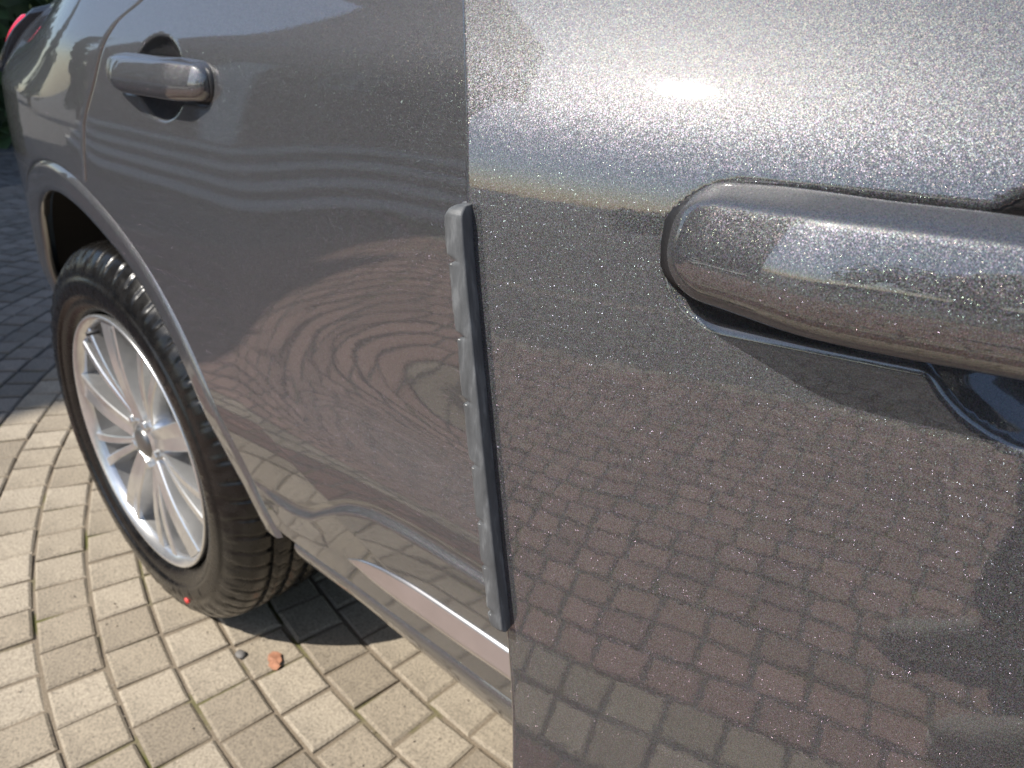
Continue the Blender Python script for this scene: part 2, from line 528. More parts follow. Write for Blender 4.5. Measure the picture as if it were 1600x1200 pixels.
def patch(name, B, T, ns, nt_, surf, mat, parent, flange=0.016, edges='LRBT', fil=0.0022):
    """ruled body panel between a lower and an upper boundary curve (functions s -> (X, z)), with the rim folded inwards"""
    vs = []
    for i in range(nt_):
        t = i / (nt_ - 1)
        for j in range(ns):
            s = j / (ns - 1)
            b, u = B(s), T(s)
            vs.append(surf(b[0] + (u[0] - b[0]) * t, b[1] + (u[1] - b[1]) * t))
    faces = grid_faces(nt_, ns)
    loops = {'B': list(range(ns)), 'R': [i * ns + ns - 1 for i in range(nt_)], 'T': [(nt_ - 1) * ns + j for j in range(ns - 1, -1, -1)], 'L': [i * ns for i in range(nt_ - 1, -1, -1)]}
    for e in edges:
        lp = loops[e]
        prev = lp
        for off, inn in ((fil * 0.3, fil * 0.3), (fil * 0.7, fil), (fil * 0.8, flange)):
            cur = []
            for q, idx in enumerate(lp):
                p = vs[idx]
                # outward in-plane direction of the rim
                a, c = vs[lp[max(0, q - 1)]], vs[lp[min(len(lp) - 1, q + 1)]]
                tdir = (c - a).normalized()
                od = Vector((tdir.z, 0, -tdir.x)) if True else None
                cur.append(len(vs))
                vs.append(p + od * off + Vector((0, inn, 0)))
            for q in range(len(lp) - 1):
                faces.append((prev[q], cur[q], cur[q + 1], prev[q + 1]))
            prev = cur
    return mesh_obj(name, vs, faces, mat, parent)

# ---- rear door: left border = shut line + arch, right border = front edge
Z_DB, Z_TOP = 0.462, 1.135
def rd_left(z):
    if z >= 0.858: return interp(SHUT, z) + 0.0090
    a = math.asin(max(-1, min(1, (z - ZW) / (R_ARCH + 0.004))))
    return (R_ARCH + 0.004) * cos(a) + 0.045 * sstep(0.53, 0.43, z) * 0.75
def rd_right(z): return 2.0 - interp(UEDGE, z) - 0.005
def ruled_rows(name, left, right, z0, z1, nz, nx, surf, mat, parent, zpow=1.0):
    rows = [z0 + (z1 - z0) * i / (nz - 1) for i in range(nz)]
    vs = []
    for z in rows:
        l, r = left(z), right(z)
        for j in range(nx):
            s = j / (nx - 1)
            vs.append(surf(l + (r - l) * s, z))
    fs = grid_faces(nz, nx)
    n0 = len(vs)
    loops = [[i * nx for i in range(nz - 1, -1, -1)], [j for j in range(nx)], [i * nx + nx - 1 for i in range(nz)], [(nz - 1) * nx + j for j in range(nx - 1, -1, -1)]]
    for lp in loops:
        prev = lp
        for off, inn in ((0.0018, 0.0007), (0.0036, 0.0034), (0.0038, 0.022)):
            cur = []
            for q, idx in enumerate(lp):
                a, c = vs[lp[max(0, q - 1)]], vs[lp[min(len(lp) - 1, q + 1)]]
                td = (c - a).normalized()
                od = Vector((td.z, 0, -td.x))
                cur.append(len(vs)); vs.append(vs[idx] + od * off + Vector((0, inn, 0)))
            for q in range(len(lp) - 1):
                fs.append((prev[q], cur[q], cur[q + 1], prev[q + 1]))
            prev = cur
    return mesh_obj(name, vs, fs, mat, parent)

CUP_R = (0.392, 1.008, 0.060, 0.045)
def surf_rd(X, z):
    p = side(X, z)
    d = hypot(X - max(0.305, min(0.490, X)), z - 1.008) - 0.0150
    if d < 0.0085: p.y += 0.0050 * (1 - sstep(0.0, 0.0085, d))
    q = ((X - CUP_R[0]) / CUP_R[2]) ** 2 + ((z - CUP_R[1]) / CUP_R[3]) ** 2
    if q < 1: p.y += 0.026 * (1 - q) ** 0.85
    return p
rear_door = ruled_rows('rear_door', rd_left, rd_right, Z_DB, Z_TOP, 270, 250, surf_rd, M['paint'], car)

# ---- quarter panel
def qB(s):
    a = radians(182) + (radians(79.0) - radians(182)) * s if False else radians(178) + (radians(75.2) - radians(178)) * s
    return arch_pt(a, R_ARCH + 0.003)
def qT(s):
    return (-0.66 + (0.378 + 0.66) * s, 1.135)
def q_panel():
    ns, nz = 110, 110
    vs = []
    for i in range(nz):
        t = i / (nz - 1)
        for j in range(ns):
            s = j / (ns - 1)
            b, u = qB(s), qT(s)
            X = b[0] + (u[0] - b[0]) * t; z = b[1] + (u[1] - b[1]) * t
            # pull the right border onto the curved shut line
            bz, bt = qB(1), qT(1)
            zr = bz[1] + (bt[1] - bz[1]) * t
            xr = bz[0] + (bt[0] - bz[0]) * t
            dx = (interp(SHUT, max(0.858, zr)) - 0.0015) - xr
            vs.append(side(X + dx * s ** 3, z))
    fs = grid_faces(nz, ns)
    loops = [[i * ns for i in range(nz - 1, -1, -1)], [j for j in range(ns)], [i * ns + ns - 1 for i in range(nz)]]
    for lp in loops:
        prev = lp
        for off, inn in ((0.0018, 0.0007), (0.0034, 0.0032), (0.0036, 0.022)):
            cur = []
            for q, idx in enumerate(lp):
                a, c = vs[lp[max(0, q - 1)]], vs[lp[min(len(lp) - 1, q + 1)]]
                td = (c - a).normalized()
                od = Vector((td.z, 0, -td.x))
                cur.append(len(vs)); vs.append(vs[idx] + od * off + Vector((0, inn, 0)))
            for q in range(len(lp) - 1): fs.append((prev[q], cur[q], cur[q + 1], prev[q + 1]))
            prev = cur
    return mesh_obj('quarter_panel', vs, fs, M['paint'], car)
q_panel()

# ---- arch trim: band between R_IN and R_ARCH
def arch_trim(parent, cx=0.0, a0=9.0, a1=178):
    na, nb = 120, 9
    vs = []
    for i in range(na):
        a = radians(a0 + (a1 - a0) * i / (na - 1))
        for j in range(nb):
            t = j / (nb - 1)
            R = R_ARCH - 0.0012 + (R_IN - R_ARCH) * t
            X, z = R * cos(a), ZW + R * sin(a)
            X2, z2 = R_ARCH * cos(a), ZW + R_ARCH * sin(a)
            X2 += 0.045 * sstep(0.53, 0.43, z2) * 0.75 if X2 > 0 else 0
            X += 0.045 * sstep(0.53, 0.43, z) * 0.75 if X > 0 else 0
            ref = side(X2, max(0.44, z2))
            bulge = 0.0012 * sstep(0.0, 0.12, t) + 0.0005 * sin(pi * t) + (0.0015 if t > 0 else -0.004) - 0.006 * (max(0, t - 0.85) / 0.15) ** 2
            vs.append(Vector((X + cx, ref.y - bulge + 0.006 * t, z)))
        p = vs[-1]
        vs.append(p + Vector((0.004 * cos(a), 0.006, 0.004 * sin(a))))
        vs.append(p + Vector((0.006 * cos(a), 0.012 if a < 2.2 else 0.007, 0.006 * sin(a))))
    return mesh_obj('arch_trim', vs, grid_faces(na, nb + 2, flip=True), M['paint'], parent)
arch_trim(car)

# ---- wheel housing
def liner(parent, cx=0.0):
    na = 64
    vs = []
    for y, R in ((0.03, 0.470), (0.07, 0.475), (0.30, 0.475), (0.42, 0.40), (0.43, 0.02)):
        for i in range(na):
            a = radians(6 + 170 * i / (na - 1))
            vs.append((cx + R * cos(a), y + (plan(R * cos(a)) if cx == 0 else 0) * 0.9, ZW + R * sin(a)))
    return mesh_obj('wheel_liner', vs, grid_faces(5, na), M['liner'], parent)
liner(car)

# ---- lower door / sill and bright garnish
def sill_part():
    prof = [(0.4585, 0.004), (0.456, 0.000), (0.452, -0.001), (0.446, 0.001), (0.438, 0.005), (0.428, 0.012), (0.420, 0.021), (0.413, 0.034), (0.410, 0.050), (0.409, 0.12), (0.409, 0.30)]
    vs = []
    nx = 60
    for z, dy in prof:
        for j in range(nx):
            s = j / (nx - 1)
            x0 = 0.565 + 0.05 * sstep(0.45, 0.37, z)
            X = x0 + (2.05 - x0) * s
            base = side(min(X, 1.1), 0.462).y
            vs.append((X, base + dy + 0.002, z - (0.4585 - z) * (0.25 + 0.55 * sstep(0.6, 1.0, X))))
    return mesh_obj('sill', vs, grid_faces(len(prof), nx, flip=True), M['paint'], car)
sill_part()
GT = [(0.690, 0.502), (0.72, 0.5165), (0.765, 0.528), (0.809, 0.533), (0.85, 0.534), (0.929, 0.535), (1.09, 0.535)]
GB = [(0.690, 0.502), (0.72, 0.5025), (0.739, 0.5015), (0.789, 0.5015), (0.889, 0.502), (0.933, 0.504), (1.09, 0.505)]
def garnish():
    nx, nz = 90, 11
    vs = []
    for j in range(nx):
        X = 0.690 + (1.088 - 0.690) * (j / (nx - 1)) ** 1.3
        zt, zb = interp(GT, X), interp(GB, X)
        for i in range(nz):
            t = i / (nz - 1)
            z = zb + (zt - zb) * t
            h = min(0.0130, (zt - zb) * 0.42)
            edge = sstep(0, 0.14, t) * (1 - 0.97 * t)
            vs.append(side(X, z, -0.004 + 0.004 + h * edge + 0.0012))
        vs.append(side(X, zt, -0.006))
        vs.append(side(X, zb, -0.006))
    fs = []
    st = nz + 2
    for j in range(nx - 1):
        for i in range(nz - 1):
            a = j * st + i
            fs.append((a, a + st, a + st + 1, a + 1))
        a = j * st
        fs.append((a + nz - 1, a + st + nz - 1, a + st + nz, a + nz))
        fs.append((a, a + nz + 1, a + st + nz + 1, a + st))
    return mesh_obj('door_garnish', vs, fs, M['satin_silver'], rear_door)
garnish()
# ---- bumper corner and tail light
def bumper():
    nx, nz = 40, 30
    vs = []
    for i in range(nz):
        z = 0.33 + (0.80 - 0.33) * i / (nz - 1)
        for j in range(nx):
            s = j / (nx - 1)
            xl = -0.93
            zz = z
            a = math.asin(max(-1, min(1, (zz - ZW) / (R_ARCH + 0.004)))) if zz - ZW < R_ARCH else pi / 2
            xr = -(R_ARCH + 0.004) * cos(a)
            X = xl + (xr - xl) * s
            p = side(X, zz)
            p.y += 0.05 * sstep(0.5, 0.33, zz)
            vs.append(p)
    return mesh_obj('bumper', vs, grid_faces(nz, nx), M['paint'], car)
bumper()
def tail_light():
    def lamp(name, f0, f1, z0, z1, out, mat, par):
        nx, nz = 24, 16
        vs = []
        for i in range(nz):
            t = i / (nz - 1)
            z = z0 + (z1 - z0) * t
            for j in range(nx):
                s = j / (nx - 1)
                X = -0.93 + (f0 + (f1 - f0) * t + 0.93) * s
                e = min(1.0, min(s if False else 1, 1 - s, t, 1 - t) * 12)
                p = side(X, z)
                n = Vector((-0.5, -0.8, 0.1)).normalized() if X < -0.5 else Vector((-0.2, -0.97, 0.05))
                vs.append(p + n * out * sqrt(max(0.0, 1 - (1 - e) ** 2)))
        return mesh_obj(name, vs, grid_faces(nz, nx), mat, par)
    h = lamp('tail_light', -0.58, -0.42, 0.95, 1.085, 0.020, M['gloss_black'], car)
    lamp('lens', -0.61, -0.465, 0.965, 1.07, 0.026, M['red_lens'], h)
tail_light()

# ---- door handles
def handle_mesh(name, L, mat, parent, place, prot=0.0):
    """grip bar; place(u, o, w) maps length, outward, vertical to a point"""
    sec = [(0.006, 0.0236), (0.016, 0.0216), (0.025, 0.0196), (0.0298, 0.0180), (0.0314, 0.0166), (0.0330, 0.0135), (0.0366, 0.005), (0.0380, -0.003), (0.0365, -0.010), (0.0325, -0.0155), (0.0265, -0.0190), (0.021, -0.0195), (0.0165, -0.0165), (0.0150, -0.006), (0.0150, 0.006)]
    ns, m = 56, len(sec)
    vs = []
    for i in range(ns):
        t = i / (ns - 1)
        t = 0.5 - 0.5 * cos(pi * t)
        e = min(t, 1 - t) * L
        cap = sqrt(max(0.0, 1 - (1 - min(1, e / 0.016)) ** 2))
        arch = sstep(0.0, 0.055, e)
        gapo = sstep(0.03, 0.07, e)
        for (o, w) in sec:
            oo = (o - 0.015) * (0.72 + 0.28 * arch) + 0.015 * (0.35 + 0.65 * arch)
            inner = (0.0375 - o) / 0.0225
            oo -= (1 - gapo) * max(0, min(1, inner)) * 0.008
            oo = -0.004 + (oo + 0.004) * (0.45 + 0.55 * cap)
            ww = w * (0.25 + 0.75 * cap) * (0.92 + 0.10 * arch)
            if oo > 0: oo *= 0.78
            vs.append(place(t * L, oo + prot, ww * 1.03))
    fs = grid_faces(ns, m, wrap=True)
    fs.append(tuple(range(m - 1, -1, -1))); fs.append(tuple((ns - 1) * m + q for q in range(m)))
    o = mesh_obj(name, vs, fs, mat, parent)
    sm = o.modifiers.new('smooth', 'SUBSURF'); sm.levels = 1; sm.render_levels = 2
    return o
def pl_rear(u, o, w):
    X = 0.283 + u
    return Vector((X, side(X, 1.008).y - o, 1.010 + w))
handle_mesh('door_handle', 0.226, M['paint'], rear_door, pl_rear)
# dark gasket pads under the handle ends
def pad(parent, place, u0, u1):
    vs = []; n = 24
    for k, (sc, o) in enumerate(((1.0, -0.003), (1.0, 0.0022), (0.9, 0.0030))):
        for i in range(n):
            a = 2 * pi * i / n
            cu, hu = (u0 + u1) / 2, (u1 - u0) / 2
            su = abs(cos(a)) ** 0.6 * (1 if cos(a) > 0 else -1); sv = abs(sin(a)) ** 0.6 * (1 if sin(a) > 0 else -1)
            vs.append(place(cu + hu * su * sc, o, 0.0185 * sv * sc - 0.001))
    fs = grid_faces(3, n, wrap=True); fs.append(tuple(2 * n + i for i in range(n)))
    return mesh_obj('handle_gasket', vs, fs, M['black_plastic'], parent)
pad(rear_door, pl_rear, -0.004, 0.062)
pad(rear_door, pl_rear, 0.168, 0.230)

# ---- front door, hinged at X = 2.0
TH = radians(12.5)
front_door = None
CUP_F = (0.718, 1.000, 0.046, 0.042)
def moat(u, z, u0, u1, zc):
    """shallow pressed recess that surrounds the grip"""
    d = hypot(u - max(u0, min(u1, u)), z - zc) - 0.0182
    return 0.0058 * (1 - sstep(0.0, 0.0085, d)) if d < 0.0085 else 0.0
def surf_fd(u, z):
    o = OUT_F(z) - moat(u, z, 0.632, 0.823, 1.0030)
    d = interp(UEDGE, z) - u
    if d < 0.05: o -= 0.0010 * ((0.05 - d) / 0.05) ** 2
    if d < 0.0025: o -= 0.0025 - sqrt(max(0, 0.0025 ** 2 - (0.0025 - max(0, d)) ** 2))
    y = -o
    q = ((u - CUP_F[0]) / CUP_F[2]) ** 2 + ((z - CUP_F[1]) / CUP_F[3]) ** 2
    if q < 1: y += 0.028 * (1 - q) ** 0.8
    elif q < 1.5: pass
    return Vector((-u, y, z))
def build_front_door():
    us = [0.02 + 0.5 * i / 14 for i in range(14)] + [0.52 + 0.10 * i / 20 for i in range(20)]
    fine = 150
    zs = [0.40 + 0.26 * i / 24 for i in range(24)] + [0.66 + (1.135 - 0.66) * i / 220 for i in range(221)]
    nz = len(zs)
    vs = []
    tail = [1 - (1 - q / 9) ** 1.6 for q in range(1, 10)]
    for z in zs:
        ue = interp(UEDGE, z)
        row = list(us) + [0.62 + (ue - 0.006 - 0.62) * i / (fine - 1) for i in range(fine)] + [ue - 0.006 + 0.006 * q for q in tail]
        for u in row: vs.append(surf_fd(u, z))
        e = vs[-1]
        vs.append(e + Vector((0.0, 0.012, 0))); vs.append(e + Vector((0.004, 0.022, 0))); vs.append(e + Vector((0.030, 0.026, 0))); vs.append(e + Vector((0.036, 0.10, 0)))
    nc = len(us) + fine + 9 + 4
    fs = grid_faces(nz, nc, flip=True)
    # inner skin
    b = len(vs)
    for z in zs[::8]:
        ue = interp(UEDGE, z)
        vs.append(Vector((-0.02, 0.10, z))); vs.append(Vector((-(ue - 0.036), surf_fd(ue, z).y + 0.10, z)))
    for i in range(len(zs[::8]) - 1):
        fs.append((b + 2 * i, b + 2 * i + 1, b + 2 * i + 3, b + 2 * i + 2))
    return mesh_obj('front_door', vs, fs, M['paint'], car)
front_door = build_front_door()
front_door.location = (2.0, 0, 0)
front_door.rotation_euler = (0, 0, TH)
def pl_front(u, o, w):
    uu = 0.846 - u
    return Vector((-uu, -OUT_F(1.003) - o, 1.0068 + w))
handle_mesh('door_handle', 0.232, M['paint'], front_door, pl_front)
pad(front_door, pl_front, -0.004, 0.066)
pad(front_door, pl_front, 0.172, 0.236)
front_door['label'] = 'front door standing ajar'

# ---- wheels
def make_wheel(x, y, first=True):
    w = bpy.data.objects.new('wheel', None); COL.objects.link(w); w.parent = car
    w.location = (x, y, ZW); w.empty_display_size = 0.1
    return w
def build_tyre(par):
    RT = ZW
    # profile (y from outer face inwards, radius); outer face towards -y
    prof = [(0.030, 0.236), (0.018, 0.2415), (0.006, 0.247), (-0.002, 0.254), (-0.0075, 0.262), (-0.0105, 0.270), (-0.0115, 0.276), (-0.0142, 0.2765), (-0.0150, 0.284), (-0.0152, 0.292), (-0.0148, 0.300), (-0.0135, 0.308), (-0.0125, 0.3085), (-0.0108, 0.316), (-0.0075, 0.325), (-0.0030, 0.333), (0.003, 0.341), (0.0055, 0.3445), (0.010, 0.3495), (0.016, 0.3545), (0.026, 0.3592), (0.036, 0.3615)]
    yy = 0.036
    tread = []
    gro = [(0.050, 0.060), (0.088, 0.099), (0.127, 0.138), (0.166, 0.176)]
    for g0, g1 in gro:
        tread += [(g0 - 0.0005, 0), (g0 + 0.001, -0.0075), (g1 - 0.001, -0.0075), (g1 + 0.0005, 0)]
        tread.append(((g1 + 0.018), 0))
    wid = 0.226
    for y_, dr in tread:
        c = (y_ - wid / 2) / (wid / 2)
        prof.append((y_, RT - 0.0005 - 0.0035 * c * c + dr))
    prof += [(wid - 0.02, 0.360), (wid - 0.006, 0.350), (wid + 0.006, 0.33), (wid + 0.008, 0.29), (wid - 0.02, 0.236)]
    na = 576
    mr = random.Random(9); mark = [mr.random() < 0.62 for _ in range(97)]
    vs = []
    m = len(prof)
    for i in range(na):
        a = 2 * pi * i / na
        ph = i % 9
        ca, sa = cos(a), sin(a)
        for j, (y, r) in enumerate(prof):
            if 0.340 < r and 0.0 < y < 0.05 and ph in (0,): r -= 0.0055                       # shoulder sipes
            if 0.05 < y < 0.19 and r > 0.352 and (i + int(y * 90)) % 9 == 0: r -= 0.0045
            if 0.288 < r < 0.296 and y < 0 and (i % 144) < 70 and mark[(i // 3) % len(mark)]: y -= 0.0016     # moulded sidewall marks
            if -0.02 < y < 0.004 and 0.317 < r < 0.342 and (i // 6) % 2 == 0: y -= 0.0016         # raised shoulder ribs
            zc = -1 if False else 0
            dz = sa * r
            # flattened contact patch and slight bulge
            if dz < -(RT - 0.0075):
                dz = -(RT - 0.0075)
            elif dz < -(RT - 0.045) and y < 0.02: y -= 0.004 * (1 - (dz + RT) / 0.045)
            vs.append((ca * r, y, dz))
    # close profile ring around angle
    fs = []
    for i in range(na):
        i2 = (i + 1) % na
        for j in range(m - 1):
            fs.append((i * m + j, i2 * m + j, i2 * m + j + 1, i * m + j + 1))
    o = mesh_obj('tyre', vs, fs, M['tyre'], par)
    return o

M['barrel'] = simple('dark_barrel_alloy', (0.30, 0.29, 0.28), 0.45, 0.8, var=0.15, nscale=18)  # barrel alloy darker than the spokes and lip
def build_rim(par):
    # barrel + lip (lathe); outer face at y ~ 0, inwards positive
    prof = [(0.016, 0.2385), (0.004, 0.2425), (-0.003, 0.2432), (-0.0050, 0.2415), (-0.0045, 0.2385), (0.000, 0.2345), (0.004, 0.2295), (0.012, 0.2262), (0.040, 0.2225), (0.075, 0.214), (0.085, 0.212), (0.17, 0.214), (0.20, 0.232)]
    na = 180; m = len(prof)
    vs = []
    for i in range(na):
        a = 2 * pi * i / na
        for y, r in prof: vs.append((cos(a) * r, y, sin(a) * r))
    fs = []
    for i in range(na):
        i2 = (i + 1) % na
        for j in range(m - 1): fs.append((i * m + j, i2 * m + j, i2 * m + j + 1, i * m + j + 1))
    # hub dome
    hub = [(0.014, 0.030), (0.0165, 0.036), (0.0175, 0.052), (0.026, 0.066), (0.036, 0.072), (0.07, 0.080), (0.10, 0.080)]
    b = len(vs); hm = len(hub); hn = 60
    for i in range(hn):
        a = 2 * pi * i / hn
        for y, r in hub: vs.append((cos(a) * r, y, sin(a) * r))
    for i in range(hn):
        i2 = (i + 1) % hn
        for j in range(hm - 1): fs.append((b + i * hm + j, b + i2 * hm + j, b + i2 * hm + j + 1, b + i * hm + j + 1))
    # spokes: (angle offset at hub, at rim, half width hub, half width rim, face y hub, face y rim, depth)
    def spoke(ah, ar, wh, wr, yh, yr, depth, rh=0.046, rr=0.2275, dish=0.0):
        n = 14
        base = len(vs)
        for q in range(n):
            t = q / (n - 1)
            r = rh + (rr - rh) * t
            a = ah + (ar - ah) * t
            hw = wh + (wr - wh) * t
            y = yh + (yr - yh) * (t ** 1.2) + 0.006 * sin(pi * t) * -1
            c = Vector((cos(a), 0, sin(a))) * r
            td = Vector((-sin(a), 0, cos(a)))
            e = min(0.0022, hw * 0.35)
            for (w, dy) in ((-hw - 0.002, depth), (-hw, e), (-hw + e, 0), (0, dish), (hw - e, 0), (hw, e), (hw + 0.002, depth)):
                p = c + td * w
                vs.append((p.x, y + dy, p.z))
        for q in range(n - 1):
            for j in range(6):
                a_ = base + q * 7 + j
                fs.append((a_, a_ + 7, a_ + 8, a_ + 1))
        fs.append(tuple(base + j for j in range(7))); fs.append(tuple(base + (n - 1) * 7 + j for j in range(6, -1, -1)))
    A0 = radians(97)
    for k in range(5):
        a = A0 + 2 * pi * k / 5
        spoke(a, a, 0.0175, 0.027, 0.013, 0.003, 0.042, dish=0.0032)                                # broad flat machined spoke
        for s in (-1, 1):
            spoke(a + s * 0.545, a + s * 0.505, 0.0065, 0.0095, 0.020, 0.005, 0.040, rh=0.055, dish=0.0002)   # twin blades between them
    lathe('rim_barrel', [(0.014, 0.2255), (0.040, 0.2215), (0.075, 0.213), (0.085, 0.211), (0.17, 0.213), (0.20, 0.231)], 120, M['barrel'], par)
    o = mesh_obj('rim', vs, fs, M['alloy'], par, smooth=False)
    me = o.data
    me.polygons.foreach_set('use_smooth', [i < na * (m - 1) + hn * (hm - 1) for i in range(len(me.polygons))])
    return o
def lathe(name, prof, n, mat, par, cx=0, cz=0, smooth=True):
    vs = []; m = len(prof)
    for i in range(n):
        a = 2 * pi * i / n
        for y, r in prof: vs.append((cx + cos(a) * r, y, cz + sin(a) * r))
    fs = []
    for i in range(n):
        i2 = (i + 1) % n
        for j in range(m - 1): fs.append((i * m + j, i2 * m + j, i2 * m + j + 1, i * m + j + 1))
    return mesh_obj(name, vs, fs, mat, par, smooth=smooth)
wheel = make_wheel(0, 0.035)
build_tyre(wheel)
build_rim(wheel)
lathe('centre_cap', [(0.006, 0.0001), (0.006, 0.014), (0.0075, 0.022), (0.012, 0.0285), (0.03, 0.029)], 40, M['cap'], wheel)
lathe('brake_disc', [(0.075, 0.06), (0.075, 0.155), (0.085, 0.156), (0.085, 0.06)], 64, M['disc'], wheel)
lathe('hub_carrier', [(0.11, 0.001), (0.11, 0.205)], 32, M['inner'], wheel)
for k in range(5):
    a = radians(97 + 36) + 2 * pi * k / 5
    lathe('lug_nut', [(0.009, 0.0001), (0.009, 0.0065), (0.011, 0.0085), (0.04, 0.009)], 6, M['alloy'], wheel, 0.047 * cos(a), 0.047 * sin(a), smooth=False)
box_obj('brake_caliper', 0.10, 0.17, 0.050, 0.12, -0.05, 0.07, M['disc'], wheel, 0.01)
lathe('valve_stem', [(-0.012, 0.0001), (-0.012, 0.004), (0.01, 0.004)], 12, M['black_plastic'], wheel, 0.213 * cos(2.0), 0.213 * sin(2.0))
dot = lathe('paint_mark', [(-0.0172, 0.0001), (-0.0168, 0.006), (-0.010, 0.0062)], 16, M['red_dot'], wheel, 0.305 * cos(radians(-66)), 0.305 * sin(radians(-66)))
# the front wheel: a copy further ahead
w2 = wheel.copy(); COL.objects.link(w2); w2.parent = car; w2.location = (2.75, 0.035, ZW)
for ch in list(wheel.children):
    c = ch.copy(); COL.objects.link(c); c.parent = w2

# ---- rest of the shell (hidden or out of frame, kept simple)
box_obj('underbody', 0.66, 2.2, 0.20, 1.65, 0.33, 0.46, M['inner'], car, 0.01)
box_obj('boot_floor', -0.9, -0.49, 0.30, 1.6, 0.36, 0.6, M['inner'], car, 0.02)
box_obj('cabin_core', -0.52, 1.02, 0.46, 1.7, 0.46, 1.10, M['inner'], car, 0.02)
box_obj('door_backing', 0.64, 1.02, 0.06, 0.46, 0.48, 1.08, M['gap'], car, 0.01)
box_obj('axle_beam', -0.06, 0.06, 0.20, 1.6, 0.30, 0.42, M['inner'], car, 0.01)
# shut gap backing strips
def backing(pts, w, dep):
    vs = []
    for X, z in pts:
        p = side(X, z)
        vs.append(p + Vector((-w, dep, 0))); vs.append(p + Vector((w, dep, 0)))
    fs = [(2 * i, 2 * i + 1, 2 * i + 3, 2 * i + 2) for i in range(len(pts) - 1)]
    return mesh_obj('shut_seal', vs, fs, M['gap'], car)
backing([(interp(SHUT, z), z) for z in [0.855 + 0.27 * i / 20 for i in range(21)]], 0.012, 0.016)
def ring_backing():
    vs = []
    n = 60
    for i in range(n):
        a = radians(8 + 168 * i / (n - 1))
        for R in (R_ARCH - 0.012, R_ARCH + 0.03):
            X, z = R * cos(a), ZW + R * sin(a)
            vs.append(side(X, max(z, 0.4)) + Vector((0, 0.020, 0)))
            vs[-1].z = z
    return mesh_obj('arch_seal', vs, [(2 * i, 2 * i + 2, 2 * i + 3, 2 * i + 1) for i in range(n - 1)], M['gap'], car)
ring_backing()
# greenhouse: glass, pillars, roof, tailgate, fender, bonnet
def sheet(name, pts, mat, thick=0.01):
    """closed prism from a 3D polygon, thickened inwards (+y)"""
    n = len(pts)
    vs = [Vector(p) for p in pts] + [Vector(p) + Vector((0, thick, -thick * 0.3)) for p in pts]
    fs = [tuple(range(n)), tuple(range(2 * n - 1, n - 1, -1))] + [(i, (i + 1) % n, n + (i + 1) % n, n + i) for i in range(n)]
    return mesh_obj(name, vs, fs, mat, car, smooth=False)
yb, yr = 0.045, 0.30
def gh(X, t): return (X, yb + (yr - yb) * t + (0.02 if X < 0 else 0), 1.137 + 0.46 * t)
sheet('rear_door_glass', [gh(0.36, 0.02), gh(1.02, 0.02), gh(0.98, 0.9), gh(0.45, 0.9)], M['glass'])
sheet('quarter_glass', [gh(-0.25, 0.25), gh(0.32, 0.02), gh(0.41, 0.9), gh(0.0, 0.85)], M['glass'])
sheet('front_glass', [gh(1.12, 0.02), gh(2.1, 0.02), gh(1.75, 0.9), gh(1.08, 0.9)], M['glass'])
roof_vs = []
for i in range(12):
    t = i / 11
    X = -0.75 + 2.6 * t
    for j in range(12):
        s = j / 11
        roof_vs.append((X, 0.27 + 1.26 * s, 1.56 + 0.10 * sin(pi * s) ** 0.7 + 0.05 * sin(pi * min(1, t * 1.1)) - 0.08 * (1 - t) ** 3))
mesh_obj('roof', roof_vs, grid_faces(12, 12), M['paint'], car)
sheet('tailgate', [(-0.88, 0.42, 0.75), (-0.80, 0.45, 1.12), (-0.70, 0.50, 1.55), (-0.70, 1.30, 1.55), (-0.80, 1.35, 1.12), (-0.88, 1.38, 0.75)], M['gloss_black'], 0.03)
def fender():
    vs = []
    for i in range(20):
        z = 0.42 + 0.66 * i / 19
        for j in range(30):
            s = j / 29
            X = 2.03 + (3.55 - 2.03) * s
            d = (X - 2.75); zz = z
            if abs(d) < R_ARCH: zz = max(z, 0) if z > ZW + sqrt(R_ARCH ** 2 - d * d) else ZW + sqrt(R_ARCH ** 2 - d * d) + (z - 0.42) * 0.02
            vs.append(Vector((X, -OUT_F(min(1.1, zz)) + 0.35 * max(0, X - 2.9) ** 2, zz)))
    return mesh_obj('front_fender', vs, grid_faces(20, 30), M['paint'], car)
fender()
liner(car, 2.75)
bon = []
for i in range(10):
    for j in range(10):
        s, t = j / 9, i / 9
        bon.append((2.0 + 1.6 * t, 0.10 + 0.35 * max(0, t - 0.55) ** 2 + (1.6 - 0.7 * max(0, t - 0.55) ** 2) * s, 1.10 + 0.05 * sin(pi * s) - 0.22 * t * t))
mesh_obj('bonnet', bon, grid_faces(10, 10), M['paint'], car)
sheet('windscreen', [(2.05, 0.20, 1.14), (2.05, 1.60, 1.14), (1.55, 1.48, 1.60), (1.55, 0.32, 1.60)], M['glass'])

